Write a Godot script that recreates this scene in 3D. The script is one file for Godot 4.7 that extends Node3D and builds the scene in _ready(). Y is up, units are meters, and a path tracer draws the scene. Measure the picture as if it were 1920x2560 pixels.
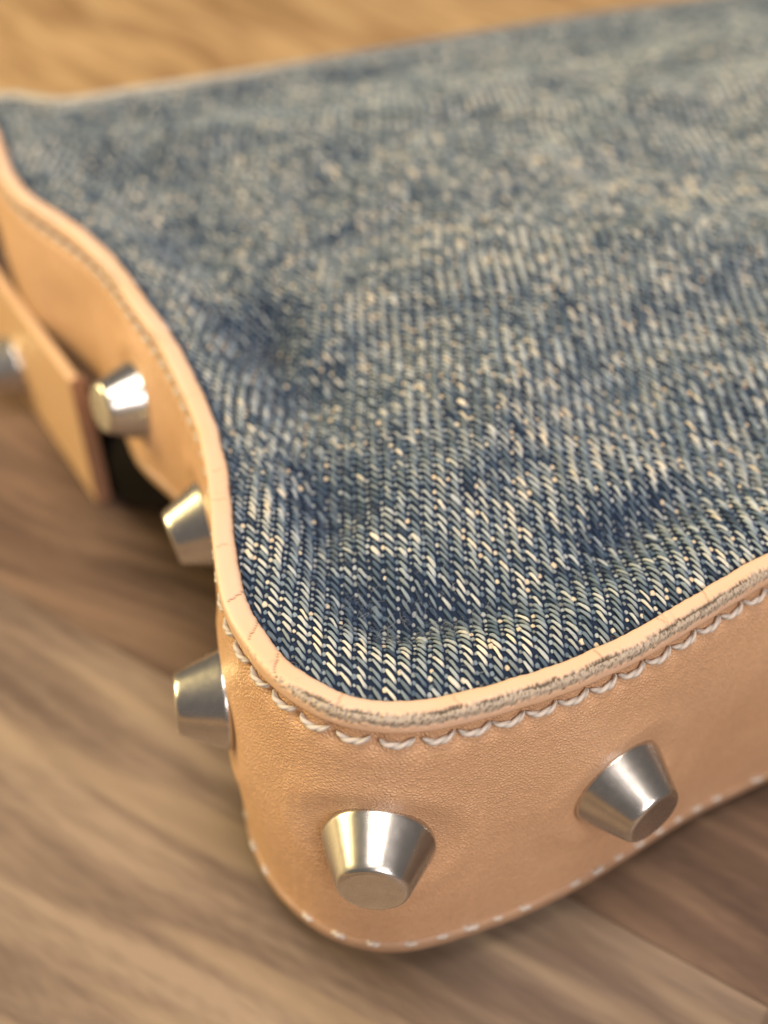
extends Node3D
# Close-up of the corner of a denim clutch with a studded leather gusset, lying on a wooden floor.
# Lengths inside the script are millimetres; MM turns them into metres when meshes are made.

const MM := 0.001
const BASE := Vector3(60, 0, -120)          # where the bag's node stands
const ORG := Vector2(1.1, -54.5)            # middle of the bag's near seam, in x z
const AU := Vector2(0.911, -0.412)          # along the base seam (weft)
const AV := Vector2(0.412, 0.911)           # across it, towards the camera (warp)
const SEAM := 41.0
const WARP := 0.352
const WEFT := 0.79

var rng := RandomNumberGenerator.new()
var noise := FastNoiseLite.new()
var noise_b := FastNoiseLite.new()
var mats := {}
# closed outline of the front panel (inner edge of the binding)
var ox := PackedVector2Array()
var on := PackedVector2Array()
var os_ := PackedFloat32Array()
var total := 0.0
var open_from := 0.0                         # arc length where the far (opening) edge begins
# height field of the denim panel
var hw := 0
var hh := 0
var hmin := Vector2.ZERO
var hstep := 1.0
var hfield := PackedFloat32Array()
var dfield := PackedFloat32Array()
var stitch_s := PackedFloat32Array()
var stud_at := []                            # [s, y] of the studs on the gusset


func _ready():
	camera_and_light()
	rng.seed = 77
	noise.seed = 5
	noise.noise_type = FastNoiseLite.TYPE_SIMPLEX_SMOOTH
	noise.fractal_type = FastNoiseLite.FRACTAL_NONE
	noise.frequency = 1.0
	noise_b.seed = 91
	noise_b.noise_type = FastNoiseLite.TYPE_SIMPLEX_SMOOTH
	noise_b.fractal_octaves = 3
	noise_b.frequency = 1.0
	make_outline()
	make_field()
	make_materials()
	build_floor()
	build_bag()


func camera_and_light():
	var cam := Camera3D.new()
	cam.name = "camera"
	add_child(cam)
	var lens := CameraAttributesPhysical.new()
	lens.frustum_focal_length = 25.735
	lens.frustum_focus_distance = 0.0918
	lens.exposure_aperture = 9.6
	cam.attributes = lens
	cam.near = 0.005
	cam.far = 20.0
	cam.position = Vector3(0, 0.109, 0)
	cam.rotation_degrees = Vector3(-41.5, 0, 0)
	cam.current = true
	var env := Environment.new()
	env.background_mode = Environment.BG_COLOR
	env.background_color = Color(0.80, 0.77, 0.74)
	env.background_energy_multiplier = 0.28
	env.tonemap_mode = Environment.TONE_MAPPER_LINEAR
	env.tonemap_exposure = 1.0
	env.sdfgi_enabled = true
	env.ssao_enabled = true
	env.ssil_enabled = true
	var we := WorldEnvironment.new()
	we.name = "environment"
	we.environment = env
	add_child(we)
	area_lamp("ceiling_lamp", Vector3(-0.02, 1.15, 0.02), Vector3(0, 0.03, -0.08), Vector2(0.62, 0.5), Color(1.0, 0.945, 0.88), 1.2)
	area_lamp("standing_lamp", Vector3(-0.85, 0.36, -0.30), Vector3(0, 0.03, -0.1), Vector2(0.3, 0.4), Color(1.0, 0.89, 0.62), 1.1)
	area_lamp("front_fill", Vector3(0.45, 0.85, 0.80), Vector3(0, 0.03, -0.08), Vector2(0.6, 0.6), Color(1.0, 0.95, 0.92), 1.3)  # added soft fill from the camera side to brighten the front gusset


func area_lamp(called: String, at: Vector3, towards: Vector3, size: Vector2, color: Color, energy: float):
	var l := AreaLight3D.new()
	l.name = called
	l.area_size = size
	l.light_color = color
	l.light_energy = energy
	l.area_normalize_energy = true
	l.shadow_enabled = true
	add_child(l)
	l.look_at_from_position(at, towards, Vector3(0, 0, -1))


# ---------------------------------------------------------------- helpers

func uv_of(p: Vector2) -> Vector2:
	return Vector2((p - ORG).dot(AU), (p - ORG).dot(AV))


func xz_of(u: float, v: float) -> Vector2:
	return ORG + AU * u + AV * v


func sstep(a: float, b: float, x: float) -> float:
	var t := clampf((x - a) / (b - a), 0.0, 1.0)
	return t * t * (3.0 - 2.0 * t)


func gauss(x: float, s: float) -> float:
	return exp(-x * x / (2.0 * s * s))


func make_outline():
	var side := [Vector2(-63.4, -175.5), Vector2(-58.7, -164), Vector2(-53.3, -150.9), Vector2(-48.8, -143.4), Vector2(-43.9, -138.0), Vector2(-38, -131.2), Vector2(-33.1, -123.9), Vector2(-28.2, -114.9), Vector2(-23.7, -106.4), Vector2(-19.9, -97.6), Vector2(-17.4, -91), Vector2(-15.9, -85.6), Vector2(-14.8, -80.6), Vector2(-13.9, -75.3), Vector2(-12.9, -69.9), Vector2(-11.9, -66.0), Vector2(-10.4, -62.7), Vector2(-8.3, -59.5), Vector2(-5.5, -56.7), Vector2(-2.5, -55.1), Vector2(1.1, -54.5), Vector2(4.8, -55.1), Vector2(9.2, -56.5), Vector2(13.8, -58.3), Vector2(19.2, -61.1), Vector2(24.5, -64.6), Vector2(29.7, -68.3), Vector2(34.5, -71.4)]
	var pts := []
	for p in side:
		pts.append(uv_of(p))
	for u in [46.0, 58.0, 76.0]:
		pts.append(Vector2(u, -1.6 - 0.01 * u))
	var n := pts.size()
	pts.append(Vector2(95, -2.6))
	for i in range(n - 1, -1, -1):
		pts.append(Vector2(190.0 - pts[i].x, pts[i].y))
	var far_start := pts.size() - 1
	var corner: Vector2 = pts[far_start]
	pts.append(Vector2(corner.x - 3.5, corner.y - 2.6))
	for u in [180.0, 150.0, 120.0, 95.0, 70.0, 40.0, 14.0, 2.0]:
		pts.append(Vector2(u, -133.5 + 0.6 * sin(u * 0.05)))
	pts.append(Vector2(190.0 - corner.x + 3.5, corner.y - 2.6))
	# closed Catmull-Rom, then even steps of 0.2 mm
	var raw := PackedVector2Array()
	var from_raw := 0
	for i in pts.size():
		if i == far_start:
			from_raw = raw.size()
		var a: Vector2 = pts[(i - 1 + pts.size()) % pts.size()]
		var b: Vector2 = pts[i]
		var c: Vector2 = pts[(i + 1) % pts.size()]
		var d: Vector2 = pts[(i + 2) % pts.size()]
		for k in 60:
			raw.append(b.cubic_interpolate(c, a, d, k / 60.0))
	var acc := 0.0
	var next := 0.0
	for i in raw.size():
		if i == from_raw:
			open_from = acc
		var a := raw[i]
		var b := raw[(i + 1) % raw.size()]
		var l := a.distance_to(b)
		while next <= acc + l and l > 0.0:
			var q := a.lerp(b, (next - acc) / l)
			ox.append(xz_of(q.x, q.y))
			os_.append(next)
			next += 0.2
		acc += l
	total = acc
	var m := ox.size()
	for i in m:
		var t := (ox[(i + 3) % m] - ox[(i - 3 + m) % m]).normalized()
		on.append(Vector2(-t.y, t.x))     # outward: the path runs with the bag on its left hand
	# make sure it points outward
	var mid := xz_of(95, -70)
	if (ox[m / 2] - mid).dot(on[m / 2]) < 0.0:
		for i in m:
			on[i] = -on[i]


func path_p(s: float) -> Vector2:
	var f := fposmod(s, total) / 0.2
	var i := int(f)
	var m := ox.size()
	return ox[i % m].lerp(ox[(i + 1) % m], f - i)


func path_n(s: float) -> Vector2:
	var f := fposmod(s, total) / 0.2
	var i := int(f)
	var m := ox.size()
	return on[i % m].lerp(on[(i + 1) % m], f - i).normalized()


func nearest_s(p: Vector2) -> float:
	var best := 1e9
	var at := 0
	for i in ox.size():
		var d := ox[i].distance_squared_to(p)
		if d < best:
			best = d
			at = i
	return at * 0.2


func make_field():
	hmin = Vector2(-24, -150)                 # in u v
	hw = 240
	hh = 165
	hfield.resize(hw * hh)
	dfield.resize(hw * hh)
	var poly := PackedVector2Array()
	for i in range(0, ox.size(), 5):
		poly.append(uv_of(ox[i]))
	var pn := poly.size()
	for j in hh:
		for i in hw:
			var p := hmin + Vector2(i, j) * hstep
			var best := 1e9
			var k := 0
			while k < pn:
				var d := poly[k].distance_squared_to(p)
				if d < best:
					best = d
					k += 1
				else:
					k += maxi(1, int((sqrt(d) - sqrt(best)) / 1.05))
			var d := sqrt(best)
			if not Geometry2D.is_point_in_polygon(p, poly):
				d = -d
			dfield[j * hw + i] = d
			hfield[j * hw + i] = height_from(p, d)


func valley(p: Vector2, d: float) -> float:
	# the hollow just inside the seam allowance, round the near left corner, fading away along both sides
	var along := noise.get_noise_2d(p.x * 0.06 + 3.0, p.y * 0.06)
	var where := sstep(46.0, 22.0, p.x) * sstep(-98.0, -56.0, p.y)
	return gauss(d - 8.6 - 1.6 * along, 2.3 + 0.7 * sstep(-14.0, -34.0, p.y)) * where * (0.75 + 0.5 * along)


func height_from(p: Vector2, d: float) -> float:
	var y := SEAM - 0.75
	y += 0.75 * gauss(d - 3.8, 2.4)
	y += 6.2 * sstep(5.0, 46.0, d)
	y -= (1.7 + 2.2 * sstep(-14.0, -34.0, p.y)) * valley(p, d)
	# slack folds of the cloth towards the opening
	y -= 0.45 * gauss(p.y + 96.0 + 0.10 * p.x + 2.0 * noise.get_noise_1d(p.x * 0.05), 3.0) * sstep(4.0, 20.0, d) * sstep(85.0, 50.0, p.x)
	y -= 0.35 * gauss(p.y + 82.0 - 0.22 * p.x, 2.6) * sstep(4.0, 14.0, d) * sstep(46.0, 20.0, p.x)
	var inner := sstep(4.0, 18.0, d)
	y += inner * (1.0 * noise.get_noise_2d(p.x * 0.025 + 8.0, p.y * 0.04) + 0.55 * noise.get_noise_2d(p.x * 0.05 - 4.0, p.y * 0.075 + 9.0))
	if d < 0.0:
		y -= 0.2
	return y


func sample(f: PackedFloat32Array, p: Vector2) -> float:
	var q := (p - hmin) / hstep
	var i := clampi(int(q.x), 0, hw - 2)
	var j := clampi(int(q.y), 0, hh - 2)
	var a := clampf(q.x - i, 0.0, 1.0)
	var b := clampf(q.y - j, 0.0, 1.0)
	var k := j * hw + i
	return lerpf(lerpf(f[k], f[k + 1], a), lerpf(f[k + hw], f[k + hw + 1], a), b)


func grid(points: PackedVector3Array, cols: int, rows: int, closed: bool, flip: bool, uvs = null, colors = null) -> ArrayMesh:
	# points row after row, in mm and world axes; gives smooth normals
	var n := points.size()
	var v := PackedVector3Array()
	v.resize(n)
	for i in n:
		v[i] = (points[i] - BASE) * MM
	var nrm := PackedVector3Array()
	nrm.resize(n)
	var idx := PackedInt32Array()
	var wrap := cols if closed else cols - 1
	idx.resize(wrap * (rows - 1) * 6)
	var w := 0
	for r in rows - 1:
		for c in wrap:
			var a := r * cols + c
			var b := r * cols + (c + 1) % cols
			var d := a + cols
			var e := b + cols
			var f := (v[e] - v[a]).cross(v[d] - v[b])
			if flip:
				f = -f
				idx[w] = a; idx[w + 1] = d; idx[w + 2] = b; idx[w + 3] = b; idx[w + 4] = d; idx[w + 5] = e
			else:
				idx[w] = a; idx[w + 1] = b; idx[w + 2] = d; idx[w + 3] = b; idx[w + 4] = e; idx[w + 5] = d
			w += 6
			nrm[a] -= f
			nrm[b] -= f
			nrm[d] -= f
			nrm[e] -= f
	for i in n:
		nrm[i] = nrm[i].normalized() if nrm[i].length_squared() > 0.0 else Vector3.UP
	var arr := []
	arr.resize(Mesh.ARRAY_MAX)
	arr[Mesh.ARRAY_VERTEX] = v
	arr[Mesh.ARRAY_NORMAL] = nrm
	if uvs != null:
		arr[Mesh.ARRAY_TEX_UV] = uvs
	if colors != null:
		arr[Mesh.ARRAY_COLOR] = colors
	arr[Mesh.ARRAY_INDEX] = idx
	var m := ArrayMesh.new()
	m.add_surface_from_arrays(Mesh.PRIMITIVE_TRIANGLES, arr)
	return m


func put(called: String, m: Mesh, material: Material, parent: Node3D) -> MeshInstance3D:
	var o := MeshInstance3D.new()
	o.name = called
	o.mesh = m
	o.material_override = material
	numbered_child(o, parent)
	return o


func numbered_child(o: Node3D, parent: Node3D):
	var stem := String(o.name)
	var k := 0
	while parent.has_node(NodePath(String(o.name))):
		k += 1
		o.name = "%s_%03d" % [stem, k]
	parent.add_child(o, true)


func linear(r: float, g: float, b: float) -> Color:
	return Color(r, g, b).linear_to_srgb()


# ---------------------------------------------------------------- materials

func noise_image(size: int, freq: float, kind: int, octaves: int, sd: int) -> Image:
	var f := FastNoiseLite.new()
	f.seed = sd
	f.noise_type = kind
	f.frequency = freq
	f.fractal_octaves = octaves
	if kind == FastNoiseLite.TYPE_CELLULAR:
		f.cellular_return_type = FastNoiseLite.RETURN_DISTANCE2_SUB
		f.cellular_jitter = 1.0
		f.fractal_type = FastNoiseLite.FRACTAL_NONE
		f.domain_warp_enabled = true
		f.domain_warp_amplitude = 6.0
		f.domain_warp_frequency = 0.03
	return f.get_seamless_image(size, size)


func make_materials():
	# leather grain: pebbles of a quarter of a millimetre over softer waves
	var pebbles := noise_image(1024, 0.042, FastNoiseLite.TYPE_CELLULAR, 1, 3)
	var waves := noise_image(1024, 0.012, FastNoiseLite.TYPE_SIMPLEX_SMOOTH, 4, 8)
	var pb := pebbles.get_data()
	var wv := waves.get_data()
	var cr := noise_image(1024, 0.009, FastNoiseLite.TYPE_SIMPLEX_SMOOTH, 2, 44).get_data()
	var relief := PackedByteArray()
	relief.resize(1024 * 1024)
	var tone := PackedByteArray()
	tone.resize(1024 * 1024 * 3)
	for i in 1024 * 1024:
		var p := pb[i] / 255.0
		var w := wv[i] / 255.0
		var up := minf(p * 1.9, 1.0)
		var crease := pow(1.0 - absf(cr[i] / 127.5 - 1.0), 14.0)
		relief[i] = int(clampf((0.36 + 0.64 * up * (0.30 + 0.9 * w) - 0.22 * crease) * 255.0, 0, 255))
		var t := 0.90 + 0.10 * up * 0.5 + 0.10 * (w - 0.5)
		tone[i * 3] = int(clampf(t * 255.0, 0, 255))
		tone[i * 3 + 1] = int(clampf((t - 0.012 * (1.0 - up)) * 255.0, 0, 255))
		tone[i * 3 + 2] = int(clampf((t - 0.02 * (1.0 - up)) * 255.0, 0, 255))
	var relief_tex := ImageTexture.create_from_image(Image.create_from_data(1024, 1024, false, Image.FORMAT_L8, relief))
	var tone_tex := ImageTexture.create_from_image(Image.create_from_data(1024, 1024, false, Image.FORMAT_RGB8, tone))

	var le := StandardMaterial3D.new()
	le.albedo_texture = tone_tex
	le.vertex_color_use_as_albedo = true
	le.roughness = 0.40
	le.metallic_specular = 0.45
	le.heightmap_enabled = true
	le.heightmap_texture = relief_tex
	le.heightmap_scale = 0.013
	le.uv1_scale = Vector3(1.0 / 14.0, 1.0 / 14.0, 1)   # UVs are millimetres
	mats.leather = le

	var we := StandardMaterial3D.new()
	we.vertex_color_use_as_albedo = true
	we.roughness = 0.5
	we.metallic_specular = 0.4
	mats.binding = we

	var st := StandardMaterial3D.new()
	st.vertex_color_use_as_albedo = true
	st.roughness = 0.55
	st.metallic_specular = 0.4
	st.rim_enabled = true
	st.rim = 0.25
	mats.thread = st

	var dn := StandardMaterial3D.new()
	dn.vertex_color_use_as_albedo = true
	dn.roughness = 0.85
	dn.metallic_specular = 0.15
	dn.rim_enabled = true
	dn.rim = 0.12
	mats.yarn = dn

	var ba := StandardMaterial3D.new()
	ba.albedo_color = linear(0.018, 0.028, 0.052)
	ba.roughness = 0.95
	ba.metallic_specular = 0.15
	mats.ground_cloth = ba
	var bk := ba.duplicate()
	bk.albedo_color = linear(0.006, 0.005, 0.005)  # near black, puts the shade of the gap into the cloth
	mats.gap_shade = bk

	var me := StandardMaterial3D.new()
	me.albedo_color = linear(0.68, 0.65, 0.62)
	me.metallic = 1.0
	me.roughness = 0.2
	var scr := noise_image(256, 0.05, FastNoiseLite.TYPE_SIMPLEX_SMOOTH, 4, 21)
	var sb := scr.get_data()
	for i in sb.size():
		sb[i] = int(clampf(215 + (sb[i] - 128) * 0.18, 60, 255))
	me.roughness_texture = ImageTexture.create_from_image(Image.create_from_data(256, 256, false, Image.FORMAT_L8, sb))
	me.roughness = 0.31
	me.uv1_triplanar = true
	me.uv1_scale = Vector3(90, 90, 90)
	var spots := noise_image(512, 0.06, FastNoiseLite.TYPE_SIMPLEX_SMOOTH, 2, 26).get_data()
	var smudge := noise_image(512, 0.012, FastNoiseLite.TYPE_SIMPLEX_SMOOTH, 3, 27).get_data()
	for i in spots.size():
		var t := 0.95 + 0.07 * (smudge[i] / 255.0 - 0.5)
		t *= 1.0 - 0.75 * sstep(240.0, 254.0, spots[i])
		spots[i] = int(clampf(t * 255.0, 0, 255))
	me.albedo_texture = ImageTexture.create_from_image(Image.create_from_data(512, 512, false, Image.FORMAT_L8, spots))
	mats.metal = me

	var lining := StandardMaterial3D.new()
	lining.albedo_color = linear(0.05, 0.035, 0.025)
	lining.roughness = 0.9
	mats.cut = lining


# ---------------------------------------------------------------- the floor

func wood_texture(sd: int, light: Color, dark: Color, streak: Color, contrast: float) -> ImageTexture:
	var f := FastNoiseLite.new()
	f.seed = sd
	f.noise_type = FastNoiseLite.TYPE_SIMPLEX_SMOOTH
	f.frequency = 1.0
	f.fractal_octaves = 3
	var g := FastNoiseLite.new()
	g.seed = sd + 9
	g.noise_type = FastNoiseLite.TYPE_SIMPLEX_SMOOTH
	g.frequency = 1.0
	g.fractal_type = FastNoiseLite.FRACTAL_NONE
	var w := 640
	var h := 640
	var data := PackedByteArray()
	data.resize(w * h * 3)
	for y in h:
		var vy := y * 0.4                           # 0.4 mm a pixel
		for x in w:
			var vx := x * 0.4
			var bend := 5.0 * g.get_noise_2d(vx * 0.011, vy * 0.012)
			var a := f.get_noise_2d(vx * 0.010, (vy + bend) * 0.085)
			var b := g.get_noise_2d(vx * 0.030 + 40.0, (vy + bend) * 0.42)
			var c := 1.8 * g.get_noise_2d(vx * 0.16 + 9.0, (vy + bend) * 1.9)
			var t := clampf(0.5 + contrast * (a * 0.95 + b * 0.30 + c * 0.09), 0.0, 1.0)
			var col := dark.lerp(light, t)
			var k := sstep(0.25, 0.7, g.get_noise_2d(vx * 0.017 - 7.0, (vy + bend) * 0.13 + 5.0))
			col = col.lerp(streak, k * 0.55)
			var i := (y * w + x) * 3
			data[i] = int(clampf(col.r, 0, 1) * 255.0)
			data[i + 1] = int(clampf(col.g, 0, 1) * 255.0)
			data[i + 2] = int(clampf(col.b, 0, 1) * 255.0)
	return ImageTexture.create_from_image(Image.create_from_data(w, h, false, Image.FORMAT_RGB8, data))


func build_floor():
	var floor_node := Node3D.new()
	floor_node.name = "floor"
	floor_node.set_meta("kind", "structure")
	floor_node.set_meta("label", "wooden floor of brown planks with streaky grain under the bag")
	add_child(floor_node)
	var woods := []
	var kinds := [
		[11, Color(0.55, 0.475, 0.40), Color(0.375, 0.31, 0.265), Color(0.60, 0.52, 0.42), 0.95],
		[34, Color(0.46, 0.37, 0.30), Color(0.29, 0.225, 0.185), Color(0.35, 0.275, 0.225), 1.0],  # darker plank; some of the bag's shadow is put into its colours
		[57, Color(0.70, 0.58, 0.42), Color(0.54, 0.42, 0.285), Color(0.73, 0.62, 0.46), 1.1]]
	for k in kinds:
		var m := StandardMaterial3D.new()
		m.albedo_texture = wood_texture(k[0], k[1], k[2], k[3], k[4])
		m.roughness = 0.5
		m.metallic_specular = 0.4
		m.uv1_scale = Vector3(1.0 / 256.0, 1.0 / 256.0, 1)
		woods.append(m)
	var along := Vector2(cos(deg_to_rad(32.7)), sin(deg_to_rad(32.7)))
	var across := Vector2(along.y, -along.x)         # away from the camera
	var seam := Vector2(19.6, -61.0)
	var width := 122.0
	var which := [0, 1, 2, 2, 1, 0, 2, 1, 0, 2, 1]
	for row in range(-4, 7):
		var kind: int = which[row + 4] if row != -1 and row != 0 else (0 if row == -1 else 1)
		if row == 1 or row == 2:
			kind = 2
		var turn := 0.0
		if row >= 1:
			turn = deg_to_rad([0.0, 20.0, 24.0, 17.0, 20.0, 22.0, 18.0][row])
		for piece in 3:
			var a := -1500.0 + piece * 1000.0 + fposmod(row * 377.0, 700.0) - 300.0
			var b := a + 999.4
			var lo := row * width + 0.02
			var hi := (row + 1) * width - 0.02
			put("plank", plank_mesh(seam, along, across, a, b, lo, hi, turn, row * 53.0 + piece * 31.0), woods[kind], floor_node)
	# the board under the planks, seen only down the joints
	var under := BoxMesh.new()
	under.size = Vector3(3.2, 0.004, 1.6)
	var um := StandardMaterial3D.new()
	um.albedo_color = Color(0.16, 0.11, 0.08)
	um.roughness = 0.9
	var o := put("underlay", under, um, floor_node)
	o.position = Vector3(0, -0.0065, -0.3)
	o.rotation.y = -deg_to_rad(32.7)


func plank_mesh(seam: Vector2, along: Vector2, across: Vector2, a: float, b: float, lo: float, hi: float, turn: float, shift: float) -> ArrayMesh:
	# a board 4 mm thick with a small chamfer round its top
	var st := SurfaceTool.new()
	st.begin(Mesh.PRIMITIVE_TRIANGLES)
	var c := 0.12
	var ring := [[0.0, -4.0], [0.0, -c], [c, 0.0]]
	var corners := []
	for r in ring:
		var q := []
		for k in [[a + r[0], lo + r[0]], [b - r[0], lo + r[0]], [b - r[0], hi - r[0]], [a + r[0], hi - r[0]]]:
			var p: Vector2 = seam + along * k[0] + across * k[1]
			var ru := Vector2(k[0], k[1]).rotated(turn) + Vector2(shift, shift * 1.7)
			q.append([Vector3(p.x, r[1], p.y) * MM, ru])
		corners.append(q)
	st.set_smooth_group(-1)
	for l in 2:
		for k in 4:
			var n := (k + 1) % 4
			tri(st, corners[l][k], corners[l][n], corners[l + 1][k])
			tri(st, corners[l][n], corners[l + 1][n], corners[l + 1][k])
	tri(st, corners[2][0], corners[2][1], corners[2][2])
	tri(st, corners[2][0], corners[2][2], corners[2][3])
	st.generate_normals()
	return st.commit()


func tri(st: SurfaceTool, a, b, c):
	for k in [a, b, c]:
		st.set_uv(k[1])
		st.add_vertex(k[0])


# ---------------------------------------------------------------- the bag

func low_y(v: float, u: float) -> float:                    # height of the gusset's lower seam
	return lerpf(6.4 - 2.4 * sstep(16.0, 44.0, u), 20.5 - 3.0 * sstep(-64.0, -80.0, v), sstep(-13.0, -35.0, v))


func flare(v: float, u: float) -> float:
	return 3.1 * sstep(-48.0, -66.0, v) * (1.0 - 0.7 * sstep(-64.0, -84.0, v)) - 0.9 * gauss(v + 36.0, 8.0) + 0.7 * gauss(v + 12.0, 7.0) * sstep(10.0, -2.0, u)


func gusset_point(s: float, q: float) -> Vector3:
	var p := path_p(s)
	var n := path_n(s)
	var w := uv_of(p)
	var v := w.y
	var y := lerpf(SEAM - 1.6, low_y(v, w.x), q)
	var out := 1.9 + 1.0 * sin(PI * q) + flare(v, w.x) * q
	out -= 0.35 * gauss(q - 0.03, 0.03)
	# a broad, soft unevenness of the hide
	out += 0.35 * noise.get_noise_2d(s * 0.05, q * 1.6) * sin(PI * q)
	if y > SEAM - 5.0 and stitch_s.size() > 0:
		var at := stitch_s.bsearch(s)
		for j in range(maxi(0, at - 1), mini(stitch_s.size(), at + 1)):
			var e := absf(s - stitch_s[j]) - 1.45
			out -= 0.28 * gauss(e, 0.40) * gauss(y - SEAM + 2.7, 0.55)
			out += 0.10 * gauss(s - stitch_s[j], 0.9) * gauss(y - SEAM + 4.0, 0.7)
	for k in stud_at:
		var ds: float = s - k[0]
		if absf(ds) < 14.0:
			var r := sqrt(ds * ds + (y - k[1]) * (y - k[1]))
			out -= 0.75 * gauss(r, 5.0) - 0.30 * gauss(r - 7.0, 1.1)
	return Vector3(p.x + n.x * out, y, p.y + n.y * out)


func gusset_normal(s: float, q: float) -> Vector3:
	var a := gusset_point(s + 1.5, q) - gusset_point(s - 1.5, q)
	var b := gusset_point(s, minf(q + 0.05, 1)) - gusset_point(s, maxf(q - 0.05, 0))
	var n := a.cross(b).normalized()
	var o := path_n(s)
	return n if n.dot(Vector3(o.x, 0, o.y)) > 0.0 else -n


func build_bag():
	var bag := Node3D.new()
	bag.name = "handbag"
	bag.position = BASE * MM
	bag.set_meta("label", "faded blue denim bag lying flat, edged in tan leather with silver cone studs")
	bag.set_meta("category", "handbag")
	add_child(bag)
	# where the studs sit: [x, z] of the nearest outline point and height
	var wanted := [[Vector2(-0.1, -54.6), 24.4], [Vector2(20.5, -61.9), 22.6], [Vector2(-12.5, -68.6), 24.9], [Vector2(-17.2, -91.0), 27.4], [Vector2(-27.7, -113.6), 28.6]]
	for k in wanted:
		stud_at.append([nearest_s(k[0]), k[1]])
	var step := 30.5
	var s0: float = stud_at[1][0]
	for k in range(1, 5):                          # the row goes on along the base
		stud_at.append([s0 + step * k, 22.6])
	var s := 6.0
	var end := nearest_s(xz_of(118.0, -2.0))
	while s < end:
		stitch_s.append(s)
		s += 2.98 + rng.randf_range(-0.12, 0.12)
	build_panel(bag)
	var gus := build_gusset(bag)
	build_bindings(bag)
	build_stitches(gus)
	for k in stud_at:
		var q := inverse_lerp(SEAM - 1.6, low_y(uv_of(path_p(k[0])).y, uv_of(path_p(k[0])).x), k[1])
		var at := gusset_point(k[0], q)
		var n := gusset_normal(k[0], q)
		if k[1] == 28.6:
			n = n.rotated(Vector3.UP, deg_to_rad(12.0))     # this one leans towards the camera on the slack hide
		add_stud(bag, at, n)
	build_strap(bag)
	build_weave(bag)


func build_panel(bag: Node3D):
	# the cloth's dark ground: rings drawn in from the outline towards the middle line of the panel
	var cols := 0
	var ring := PackedVector2Array()
	for i in range(0, ox.size(), 4):
		ring.append(uv_of(ox[i] + on[i] * 0.8))
	cols = ring.size()
	var rows := 70
	var p := PackedVector3Array()
	var back := PackedVector3Array()
	for r in rows:
		var t := pow(float(r) / (rows - 1), 1.5)
		for c in cols:
			var a := ring[c]
			var m := Vector2(clampf(a.x, 60.0, 130.0), -70.0)
			var q := a.lerp(m, t)
			var w := xz_of(q.x, q.y)
			p.append(Vector3(w.x, sample(hfield, q) - 0.10, w.y))
			var y := low_y(a.y, a.x) - 1.2
			back.append(Vector3(w.x, lerpf(y, 0.25, sstep(-0.02, 0.10, t)) , w.y))
	put("front_panel", grid(p, cols, rows, true, true), mats.ground_cloth, bag)
	put("back_panel", grid(back, cols, rows, true, false), mats.gap_shade, bag)  # blackened to hold the shade in the gap beside the strap


func build_gusset(bag: Node3D) -> Node3D:
	var rows := 44
	var ss := PackedFloat32Array()
	var s := 0.0
	while s < total - 0.2:
		ss.append(s)
		s += 0.5 if s < 290.0 else 1.5
	var cols := ss.size()
	var p := PackedVector3Array()
	var uv := PackedVector2Array()
	var col := PackedColorArray()
	for r in rows:
		var q := float(r) / (rows - 1)
		for c in cols:
			var g := gusset_point(ss[c], q)
			p.append(g)
			uv.append(Vector2(ss[c], -g.y))
			var t := noise_b.get_noise_2d(ss[c] * 0.03, g.y * 0.045)
			var k := 0.5 + 0.5 * t
			var u := 0.5 + 0.5 * noise.get_noise_2d(ss[c] * 0.16 + 70.0, g.y * 0.2)
			col.append(Color(0.68 + 0.05 * k + 0.03 * u, 0.41 + 0.045 * k + 0.025 * u, 0.24 + 0.035 * k + 0.015 * u))
	return put("gusset", grid(p, cols, rows, true, false, uv, col), mats.leather, bag)


func build_bindings(bag: Node3D):
	# profile: [outward, up] from the inner edge over the top to the under side
	var prof := profile(2.1, 1.7, 36)
	var fine := PackedFloat32Array()
	var s := 0.0
	while s <= open_from:
		fine.append(s)
		s += 0.11 if s > 20.0 and s < 205.0 else 0.4
	put("edge_binding", binding_mesh(fine, prof, SEAM - 1.35, false, true), mats.binding, bag)
	var rest := PackedFloat32Array()
	s = open_from
	while s <= total:
		rest.append(s)
		s += 0.4
	put("opening_trim", binding_mesh(rest, prof, SEAM - 1.35, true, true), mats.binding, bag)
	var low := PackedFloat32Array()
	s = 0.0
	while s <= total:
		low.append(s)
		s += 0.3 if s < 290.0 else 1.0
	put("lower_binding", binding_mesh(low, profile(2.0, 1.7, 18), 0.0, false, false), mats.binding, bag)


func profile(wide: float, tall: float, n: int) -> Array:
	var out := []
	out.append(Vector2(-0.5, -0.9))
	for i in 240:
		var t := float(i) / 239.0
		# inner corner, nearly flat top, rounder outer shoulder, outer wall
		var a := t * PI
		var x := wide * 0.5 - wide * 0.5 * signf(cos(a)) * pow(absf(cos(a)), 0.48)
		var y := tall * pow(sin(a), 0.24)
		out.append(Vector2(x, y * (1.0 - 0.10 * t)))
	out.append(Vector2(wide - 0.7, -0.35))
	# even steps along the profile
	var length := 0.0
	for i in out.size() - 1:
		length += out[i].distance_to(out[i + 1])
	var even := []
	var run := 0.0
	for i in out.size() - 1:
		var l: float = out[i].distance_to(out[i + 1])
		while even.size() < n and even.size() * length / (n - 1) <= run + l + 1e-6:
			even.append(out[i].lerp(out[i + 1], (even.size() * length / (n - 1) - run) / maxf(l, 1e-9)))
		run += l
	return even


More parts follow.
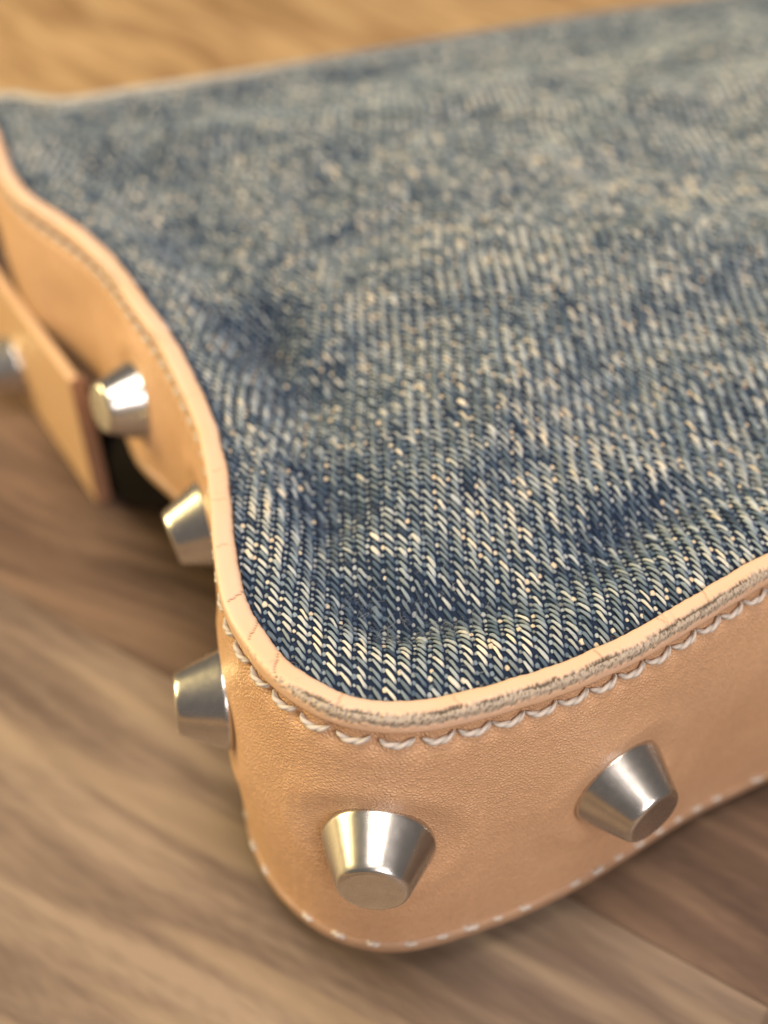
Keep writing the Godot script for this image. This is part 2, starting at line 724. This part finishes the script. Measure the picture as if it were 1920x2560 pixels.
func binding_mesh(ss: PackedFloat32Array, prof: Array, base: float, cream: bool, upper: bool) -> ArrayMesh:
	var cols := ss.size()
	var p := PackedVector3Array()
	var col := PackedColorArray()
	var uv := PackedVector2Array()
	var tan := Color(0.67, 0.44, 0.285)
	var pink := Color(0.68, 0.465, 0.34)
	var grey := Color(0.34, 0.295, 0.24)
	var dirt := Color(0.05, 0.033, 0.018)
	# cracks across the binding: [arc length, slant, strength]
	var cracks := []
	if upper and not cream:
		var r := RandomNumberGenerator.new()
		r.seed = 1234
		for k in [[Vector2(-11.9, -66.0), 0.5, 1.0], [Vector2(-10.0, -62.2), 0.9, 1.0], [Vector2(-7.9, -59.2), 0.9, 1.0], [Vector2(-13.3, -72.5), 0.3, 0.5], [Vector2(-3.0, -55.3), 0.2, 0.5], [Vector2(-15.2, -83.0), 0.4, 0.55], [Vector2(5.5, -55.4), 0.3, 0.35], [Vector2(17.2, -60.0), 0.4, 0.6], [Vector2(23.0, -63.4), 0.4, 0.5], [Vector2(27.0, -66.4), -0.3, 0.5], [Vector2(-14.4, -78.5), -0.2, 0.4]]:
			cracks.append([nearest_s(k[0]), k[1], k[2], r.randf_range(0.0, 0.35), r.randf_range(0.65, 1.0)])
		for i in 16:
			cracks.append([r.randf_range(40.0, 200.0), r.randf_range(-0.6, 0.6), r.randf_range(0.08, 0.28), r.randf_range(0.0, 0.4), r.randf_range(0.45, 0.9)])
	var s_front := nearest_s(Vector2(-6.0, -57.0))
	for i in prof.size():
		var t := float(i) / (prof.size() - 1)
		for c in cols:
			var s := ss[c]
			var b := path_p(s)
			var n := path_n(s)
			var o: Vector2 = prof[i]
			var v := uv_of(b).y
			var wob := 0.10 * noise.get_noise_2d(s * 0.22, 3.0) + 0.04 * noise.get_noise_2d(s * 1.3, 7.0)
			var x := o.x + (wob if t < 0.45 else wob * 0.4)
			var y := base + o.y
			if not upper:
				y = low_y(v, uv_of(b).x) - 0.1 - o.y
				x = o.x * 0.8 + 0.65 + flare(v, uv_of(b).x)
			var cc := tan.lerp(pink, clampf(0.5 + 0.8 * noise_b.get_noise_2d(s * 0.09, t * 2.0), 0, 1))
			var raw := sstep(0.385, 0.345, t + 0.012 * noise.get_noise_2d(s * 1.9, 61.0))
			if upper and not cream:
				cc = cc.lerp(Color(0.26, 0.12, 0.05), 0.75 * raw)
			if cream:
				cc = Color(0.44, 0.40, 0.33).lerp(Color(0.20, 0.21, 0.21), sstep(20.0, 60.0, uv_of(b).x))
			var sink := 0.0
			if upper and not cream:
				# scuffed outer shoulder
				var strong := clampf(0.16 + 1.15 * sstep(s_front - 6.0, s_front + 8.0, s) + 0.4 * noise.get_noise_2d(s * 0.11, 30.0), 0.0, 1.0)
				var band := gauss(t - 0.675 - 0.02 * noise.get_noise_2d(s * 0.3, 12.0), 0.066)
				var sc := band * strong + 0.42 * noise.get_noise_2d(s * 1.9, t * 13.0) * sstep(0.1, 0.4, band * strong)
				var worn := sstep(0.22, 0.50, sc)
				cc = cc.lerp(grey, worn * 0.85)
				var hi_edge := gauss(t - 0.600 - 0.016 * noise.get_noise_2d(s * 0.5, 2.0), 0.024) * strong
				var dk := sstep(0.32, 0.62, hi_edge * (0.62 + 0.5 * noise.get_noise_2d(s * 0.22, 77.0)) + 0.36 * noise.get_noise_2d(s * 3.1, t * 22.0) * hi_edge)
				var dots := sstep(0.25, 0.6, noise.get_noise_2d(s * 3.9 + 50.0, t * 28.0)) * worn
				cc = cc.lerp(dirt, clampf(dk * 0.95 + dots * 0.75, 0.0, 0.92))
				sink -= 0.17 * worn * (0.6 + 0.7 * noise.get_noise_2d(s * 2.4, t * 18.0)) + 0.06 * dk
				for k in cracks:
					var ds: float = s - k[0]
					if absf(ds) < 2.5 and t > 0.36 + k[3] * 0.3 and t < 0.36 + k[4] * 0.3:
						var line: float = ds - k[1] * (t - 0.5) * 6.5 - 0.20 * noise.get_noise_2d(t * 9.0, float(k[0])) - 0.05 * noise.get_noise_2d(t * 40.0, float(k[0]))
						var g := gauss(line, 0.065) * float(k[2]) * 0.8
						cc = cc.lerp(Color(0.19, 0.105, 0.055), minf(1.0, g * 1.1))
						sink -= 0.16 * g
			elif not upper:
				cc = cc.lerp(Color(0.30, 0.18, 0.11), 0.85 + 0.15 * noise_b.get_noise_2d(s * 0.4, t * 3.0))  # shade under the bag's lower edge put into this darker brown
			x += sink * (0.7 if t > 0.6 else 0.0)
			y += sink * (1.0 if t < 0.68 else 0.3)
			p.append(Vector3(b.x + n.x * x, y, b.y + n.y * x))
			col.append(cc)
			uv.append(Vector2(s, t * 4.0))
	return grid(p, cols, prof.size(), false, upper, uv, col)


func stitch_mesh(sd: int) -> ArrayMesh:
	# two plies twisted together, bowed outwards, both ends going into the leather; 2.55 mm long
	var r := RandomNumberGenerator.new()
	r.seed = sd
	var cols := 20
	var rows := 34
	var p := PackedVector3Array()
	var col := PackedColorArray()
	var phase := r.randf() * TAU
	var half := r.randf_range(1.24, 1.36)
	var sag := r.randf_range(0.36, 0.5)
	for i in rows:
		var t := float(i) / (rows - 1) * 2.0 - 1.0
		var z := half * t
		var bow := 0.52 * (1.0 - pow(absf(t), 2.6)) - 0.34
		var down := -sag * (1.0 - t * t)
		var rad := 0.34 * pow(maxf(0.0, 1.0 - pow(absf(t), 5.0)), 0.35) + 0.02
		for c in cols:
			var a := TAU * c / cols
			var tw := a - t * half * 3.1 + phase
			var ply := absf(cos(tw))
			var rr := rad * (0.60 + 0.46 * pow(ply, 0.6)) + 0.010 * sin(tw * 9.0 + t * 20.0)
			# x runs along the seam, y up, z outward
			p.append(Vector3(z, down + rr * sin(a), bow + rr * cos(a)) + BASE)
			var k := 0.62 + 0.30 * ply
			col.append(Color(0.60 * k, 0.54 * k, 0.49 * k))
	return grid(p, cols, rows, true, false, null, col)


func build_stitches(gus: Node3D):
	var kinds := []
	for i in 5:
		kinds.append(stitch_mesh(40 + i))
	var n := 0
	for s in stitch_s:
		place_stitch(gus, kinds[n % 5], s, 0.040, 1.0)
		if uv_of(path_p(s)).y > -24.0 and n % 9 != 5:
			place_stitch(gus, kinds[(n + 2) % 5], s + 1.3, 1.0, -1.0)
		n += 1


func place_stitch(gus: Node3D, m: Mesh, s: float, q: float, up: float):
	var at := gusset_point(s, q)
	var n := gusset_normal(s, 0.12 if up > 0 else 0.9)
	var o := path_n(s)
	var y := Vector3.UP
	var z := Vector3(o.x, 0, o.y)
	z = (z + n * 0.5).normalized()
	var x := y.cross(z).normalized()
	y = z.cross(x)
	var b := Basis(x, y, z)
	b = b.rotated(z, rng.randf_range(-0.07, 0.07) + 0.08 * up)
	if up < 0:
		b = b * Basis(Vector3(0, 0, 1), PI)
	var o2 := put("stitch", m, mats.thread, gus)
	b = b.scaled_local(Vector3(1.08, 0.80, 0.82) if up > 0 else Vector3(0.66, 0.6, 0.7) * rng.randf_range(0.8, 1.15))
	o2.transform = Transform3D(b, (at + Vector3(0, 0.30 if up > 0 else -0.25, 0) + z * (0.16 if up > 0 else 0.10) - BASE) * MM)


func add_stud(parent: Node3D, at: Vector3, n: Vector3):
	if not mats.has("stud_mesh"):
		var prof := [Vector2(4.55, -0.8), Vector2(4.92, -0.25), Vector2(5.02, 0.05), Vector2(5.03, 0.30), Vector2(4.97, 0.50), Vector2(4.86, 0.72), Vector2(4.0, 2.72), Vector2(3.32, 4.28), Vector2(3.18, 4.60), Vector2(3.04, 4.80), Vector2(2.85, 4.92), Vector2(2.6, 4.97), Vector2(1.4, 4.985), Vector2(0.02, 4.99)]
		var cols := 96
		var p := PackedVector3Array()
		var uv := PackedVector2Array()
		for i in prof.size():
			for c in cols:
				var a := TAU * c / cols
				p.append(Vector3(prof[i].x * cos(a), prof[i].y, prof[i].x * sin(a)) + BASE)
				uv.append(Vector2(2.0 * c / cols, i * 0.13))
		mats.stud_mesh = grid(p, cols, prof.size(), true, true, uv)
	var o := put("stud", mats.stud_mesh, mats.metal, parent)
	var y := n.normalized()
	var x := y.cross(Vector3(0.3, 0.1, 0.94)).normalized()
	x = x.rotated(y, rng.randf() * TAU)
	o.transform = Transform3D(Basis(x, y, x.cross(y)), (at + y * 0.05 - BASE) * MM)


func build_strap(bag: Node3D):
	# a wide leather strap standing on its edge beside the bag, its cut end towards the camera
	var ctrl := [Vector2(-43.2, -124.7), Vector2(-52.4, -139.2), Vector2(-61.5, -153.6), Vector2(-72.0, -170.2), Vector2(-84.0, -189.0), Vector2(-98.0, -210.0)]
	var curve := Curve2D.new()
	for c in ctrl:
		curve.add_point(c)
	curve.bake_interval = 0.5
	var length := curve.get_baked_length()
	var sect := []                                  # [inward, up]
	var th := 2.3
	var tall := 22.6
	var rad := 0.55
	for k in 4:
		for i in 5:
			var a := PI * 0.5 * (k + i / 4.0) + PI
			var cx := rad if k == 0 or k == 3 else th - rad
			var cy := rad if k < 2 else tall - rad
			sect.append(Vector2(cx + rad * cos(a), cy + rad * sin(a)))
			if i == 4:
				for j in range(1, 8):
					var a2 := PI * 0.5 * (k + 1) + PI
					var nx := rad if k == 3 or k == 2 else th - rad
					var ny := rad if k == 0 or k == 3 else tall - rad
					var from: Vector2 = sect[-j]
					var to := Vector2(nx + rad * cos(a2), ny + rad * sin(a2))
					sect.append(from.lerp(to, j / 8.0))
	var cols := sect.size()
	var rows := int(length / 0.7)
	var p := PackedVector3Array()
	var uv := PackedVector2Array()
	var col := PackedColorArray()
	for r in range(-2, rows):
		var s := maxf(r, 0) * 0.7
		var a := curve.sample_baked(s, true)
		var t := (curve.sample_baked(minf(s + 1.0, length), true) - curve.sample_baked(maxf(s - 1.0, 0.0), true)).normalized()
		var inn := Vector2(-t.y, t.x)
		if inn.dot(Vector2(0.85, -0.53)) < 0.0:
			inn = -inn
		for k in cols:
			var q: Vector2 = sect[k]
			if r == -2:
				q = Vector2(th * 0.5, tall * 0.5)
			elif r == -1:
				q = Vector2(th * 0.5, tall * 0.5) + (q - Vector2(th * 0.5, tall * 0.5)) * 0.985
			var w := a + inn * (q.x + 0.4 * sin(PI * q.y / tall) * -1.0 * sstep(0.0, 12.0, s))
			p.append(Vector3(w.x, q.y + 0.05, w.y))
			uv.append(Vector2(s, q.y + q.x))
			var c := Color(0.74, 0.48, 0.28)
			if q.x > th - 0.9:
				c = Color(0.10, 0.055, 0.03)  # inner side darkened to paint in the shade of the gap
			if r < 0 or (q.x > 0.5 and q.x < th - 0.3 and s < 0.1):
				c = Color(0.46, 0.25, 0.15)
			col.append(c)
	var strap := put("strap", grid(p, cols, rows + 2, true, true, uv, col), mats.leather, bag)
	# black sheet added for the shade between the gusset's lower edge and the strap
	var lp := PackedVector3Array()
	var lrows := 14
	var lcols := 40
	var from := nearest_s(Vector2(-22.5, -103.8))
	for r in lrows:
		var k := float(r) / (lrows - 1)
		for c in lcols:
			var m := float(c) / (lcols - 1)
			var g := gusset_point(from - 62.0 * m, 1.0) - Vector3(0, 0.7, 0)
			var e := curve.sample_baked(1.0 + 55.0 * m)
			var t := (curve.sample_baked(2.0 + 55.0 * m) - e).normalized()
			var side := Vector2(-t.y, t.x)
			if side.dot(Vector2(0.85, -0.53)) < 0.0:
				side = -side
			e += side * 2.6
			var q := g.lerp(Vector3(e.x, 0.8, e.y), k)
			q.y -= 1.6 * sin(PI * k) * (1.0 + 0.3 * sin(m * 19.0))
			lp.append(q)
	put("gap_shade_sheet", grid(lp, lcols, lrows, false, true), mats.gap_shade, bag)
	for at in [Vector3(-60.4, 7.2, -151.8), Vector3(-77.5, 9.0, -177.0)]:
		var pt := Vector2(at.x, at.z)
		var s := curve.get_closest_offset(pt)
		var t := (curve.sample_baked(s + 1.0) - curve.sample_baked(s - 1.0)).normalized()
		var out := Vector2(-t.y, t.x)
		if out.dot(Vector2(-0.85, 0.53)) < 0.0:
			out = -out
		var c := curve.sample_baked(s) + out * 0.3
		add_stud(strap, Vector3(c.x, at.y, c.y), Vector3(out.x, 0.0, out.y))


# ---------------------------------------------------------------- the weave

func yarn_mesh(sd: int, half: float, wide: float, high: float, arch: float, dip: float) -> ArrayMesh:
	var r := RandomNumberGenerator.new()
	r.seed = sd
	var cols := 8
	var rows := 11
	var p := PackedVector3Array()
	var col := PackedColorArray()
	var ph := r.randf() * TAU
	for i in rows:
		var t := float(i) / (rows - 1) * 2.0 - 1.0
		var rad := pow(maxf(0.0, 1.0 - pow(absf(t), 5.0)), 0.5)
		var wob := 0.02 * sin(t * 3.0 + ph)
		for c in cols:
			var a := TAU * c / cols
			var k := 1.0 + 0.13 * cos(2.0 * a - t * 4.5 + ph) + r.randf_range(-0.05, 0.05)
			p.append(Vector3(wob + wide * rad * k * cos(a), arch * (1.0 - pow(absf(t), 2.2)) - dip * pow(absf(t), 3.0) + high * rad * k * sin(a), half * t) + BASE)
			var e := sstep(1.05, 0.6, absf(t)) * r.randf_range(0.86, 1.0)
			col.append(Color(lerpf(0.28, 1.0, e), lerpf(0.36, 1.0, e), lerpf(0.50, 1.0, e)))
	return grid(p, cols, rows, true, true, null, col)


func multi(called: String, m: Mesh, where: Array, tint: PackedColorArray, mat: Material, parent: Node3D):
	var mm := MultiMesh.new()
	mm.transform_format = MultiMesh.TRANSFORM_3D
	mm.use_colors = true
	mm.mesh = m
	mm.instance_count = where.size()
	for i in where.size():
		mm.set_instance_transform(i, where[i])
		mm.set_instance_color(i, tint[i])
	var o := MultiMeshInstance3D.new()
	o.name = called
	o.multimesh = mm
	o.material_override = mat
	o.set_meta("kind", "stuff")
	numbered_child(o, parent)


func faded(a: float) -> Color:
	# indigo yarn from unworn to bleached and yellowed
	var stops := [Color(0.030, 0.048, 0.088), Color(0.082, 0.122, 0.175), Color(0.225, 0.28, 0.33), Color(0.47, 0.51, 0.53), Color(0.69, 0.645, 0.56)]
	var x := clampf(a, 0.0, 0.999) * 4.0
	var i := int(x)
	return stops[i].lerp(stops[i + 1], x - i)


func build_weave(bag: Node3D):
	var kinds := []
	for i in 4:
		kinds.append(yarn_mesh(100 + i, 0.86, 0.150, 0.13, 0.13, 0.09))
	var pick := yarn_mesh(200, 0.24, 0.25, 0.12, 0.02, 0.05)
	var hair := hair_mesh()
	var where := [[], [], [], []]
	var tint := [PackedColorArray(), PackedColorArray(), PackedColorArray(), PackedColorArray()]
	var pw := []
	var pt := PackedColorArray()
	var fw := []
	var ft := PackedColorArray()
	var ni := int(214.0 / WARP)
	var nk := int(150.0 / (4.0 * WEFT))
	for i in ni:
		var u := -16.0 + i * WARP
		var slub := noise.get_noise_1d(i * 17.31)
		for k in nk:
			var v := 6.0 - k * 4.0 * WEFT - fposmod(i * WEFT, 4.0 * WEFT)
			var p := Vector2(u, v)
			# threads wander a little
			p.x += 0.5 * noise.get_noise_2d(u * 0.02, v * 0.05) + rng.randf_range(-0.04, 0.04)
			p.y += 0.45 * noise.get_noise_2d(u * 0.11, v * 0.03) + 0.10 * noise.get_noise_2d(u * 0.5, v * 0.2) + rng.randf_range(-0.09, 0.09)
			var d := sample(dfield, p)
			if d > -0.2:
				add_yarn(p, d, slub, kinds.size(), where, tint, 0.0)
				if rng.randf() < 0.16 + 0.5 * valley(p, d):
					for h in 2 + int(4.0 * valley(p, d)):
						add_hair(p + Vector2(rng.randf_range(-0.3, 0.3), rng.randf_range(-1, 1)), fw, ft, d)
			var pv := p + Vector2(0, 2.0 * WEFT)
			d = sample(dfield, pv)
			if d > -0.1:
				var y := surface_frame(pv, rng.randf_range(-0.3, 0.3))
				var sz := rng.randf_range(0.75, 1.05)
				var c: Color
				var q := rng.randf()
				var a := wear_and_shade(pv, d)
				if q < 0.085 + 0.20 * (a - 0.4):
					c = Color(0.66, 0.52, 0.36).lerp(Color(0.62, 0.57, 0.46), rng.randf())
					sz *= rng.randf_range(0.9, 1.25)
				elif q < 0.68:
					c = Color(0.42, 0.45, 0.46) * rng.randf_range(0.4, 1.0)
					sz *= rng.randf_range(0.7, 1.0)
				else:
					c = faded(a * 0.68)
				y.basis = y.basis * Basis(Vector3.UP, PI / 2)
				y.basis = y.basis.scaled_local(Vector3(sz, sz, sz))
				y.origin += (y.basis.x * rng.randf_range(-0.06, 0.06) + y.basis.z * rng.randf_range(-0.10, 0.10)) * MM
				y.origin -= y.basis.y.normalized() * rng.randf_range(-0.01, 0.05) * MM
				pw.append(y)
				pt.append(c)
	for i in kinds.size():
		multi("denim_warp_yarn", kinds[i], where[i], tint[i], mats.yarn, bag)
	multi("denim_weft_yarn", pick, pw, pt, mats.yarn, bag)
	multi("denim_fuzz", hair, fw, ft, mats.yarn, bag)
	var ew := []
	var et := PackedColorArray()
	var s := 18.0
	while s < 215.0:
		s += rng.randf_range(0.15, 0.7)
		var b := path_p(s)
		var n := path_n(s)
		var q := uv_of(b + n * rng.randf_range(-0.35, 0.05))
		var t := surface_frame(q, rng.randf() * TAU)
		var k := rng.randf_range(0.25, 0.6)
		t.basis = t.basis.scaled_local(Vector3(k, rng.randf_range(0.4, 1.0), k))
		t.origin.y += rng.randf_range(0.0, 0.25) * MM
		ew.append(t)
		et.append(Color(0.55, 0.38, 0.22).lerp(Color(0.12, 0.10, 0.10), rng.randf()))
	multi("edge_fibre", hair, ew, et, mats.yarn, bag)


func wear_and_shade(p: Vector2, d: float) -> float:
	var a := 0.53
	a += 0.17 * noise_b.get_noise_2d(p.x * 0.26, p.y * 0.20)
	a += 0.12 * noise.get_noise_2d(p.x * 0.07 + 20.0, p.y * 0.055)
	a += 0.17 * noise.get_noise_2d(p.x * 0.75, p.y * 0.6)
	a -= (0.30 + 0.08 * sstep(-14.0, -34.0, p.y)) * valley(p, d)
	a += 0.10 * gauss(d - 3.5, 2.0) * sstep(30.0, 10.0, p.x)
	a += 0.15 * gauss(d - 3.0, 1.8) * sstep(25.0, 8.0, p.x) * sstep(-22.0, -6.0, p.y)
	a -= 0.22 * gauss(d, 0.7)
	a -= 0.09 * sstep(-60.0, -115.0, p.y)  # far cloth less worn, and darkened to offset the stronger lamp light
	return a


func surface_frame(p: Vector2, turn: float) -> Transform3D:
	var y := sample(hfield, p)
	var e := 0.6
	var gu := (sample(hfield, p + Vector2(e, 0)) - sample(hfield, p - Vector2(e, 0))) / (2.0 * e)
	var gv := (sample(hfield, p + Vector2(0, e)) - sample(hfield, p - Vector2(0, e))) / (2.0 * e)
	var du := Vector3(AU.x, gu, AU.y)
	var dv := Vector3(AV.x, gv, AV.y).normalized()
	var n := dv.cross(du).normalized()
	var x := n.cross(dv) * -1.0
	if n.y < 0:
		n = -n
	x = n.cross(dv).normalized()
	var b := Basis(x, n, x.cross(n))
	b = b.rotated(n, turn)
	var w := xz_of(p.x, p.y)
	return Transform3D(b, (Vector3(w.x, y, w.y) - BASE) * MM)


func add_yarn(p: Vector2, d: float, slub: float, kinds: int, where: Array, tint: Array, lift: float):
	var t := surface_frame(p, 0.14 + rng.randf_range(-0.10, 0.10))
	var thick := 1.0 + 0.16 * slub + rng.randf_range(-0.12, 0.12)
	var a := wear_and_shade(p, d) + rng.randfn(0.0, 0.17)
	if rng.randf() < 0.045:
		thick *= rng.randf_range(1.2, 1.5)
		a += 0.2
	t.basis = t.basis.scaled_local(Vector3(thick, 0.9 + 0.2 * rng.randf() + 0.3 * (thick - 1.0), rng.randf_range(0.90, 1.06)))
	t.origin += t.basis.y.normalized() * (lift + rng.randf_range(-0.025, 0.025)) * MM
	var k := rng.randi() % kinds
	where[k].append(t)
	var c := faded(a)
	c = c.lerp(Color(c.r * 1.08, c.g * 1.0, c.b * 0.88), pow(rng.randf(), 2.0))
	tint[k].append(c)


func hair_mesh() -> ArrayMesh:
	var p := PackedVector3Array()
	var rows := 7
	for i in rows:
		var t := float(i) / (rows - 1)
		var mid := Vector3(0.25 * sin(t * 3.4), 0.10 + 0.42 * sin(t * PI), (t - 0.5) * 1.1)
		for c in 3:
			var a := TAU * c / 3.0
			p.append(mid + Vector3(cos(a), sin(a), 0) * 0.013 + BASE)
	return grid(p, 3, rows, true, true)


func add_hair(p: Vector2, fw: Array, ft: PackedColorArray, d: float):
	var t := surface_frame(p, rng.randf() * TAU)
	var k := rng.randf_range(0.4, 1.15)
	t.basis = t.basis.scaled_local(Vector3(k, rng.randf_range(0.5, 1.3), k))
	fw.append(t)
	ft.append(Color(0.38, 0.39, 0.39).lerp(Color(0.10, 0.13, 0.19), rng.randf()))
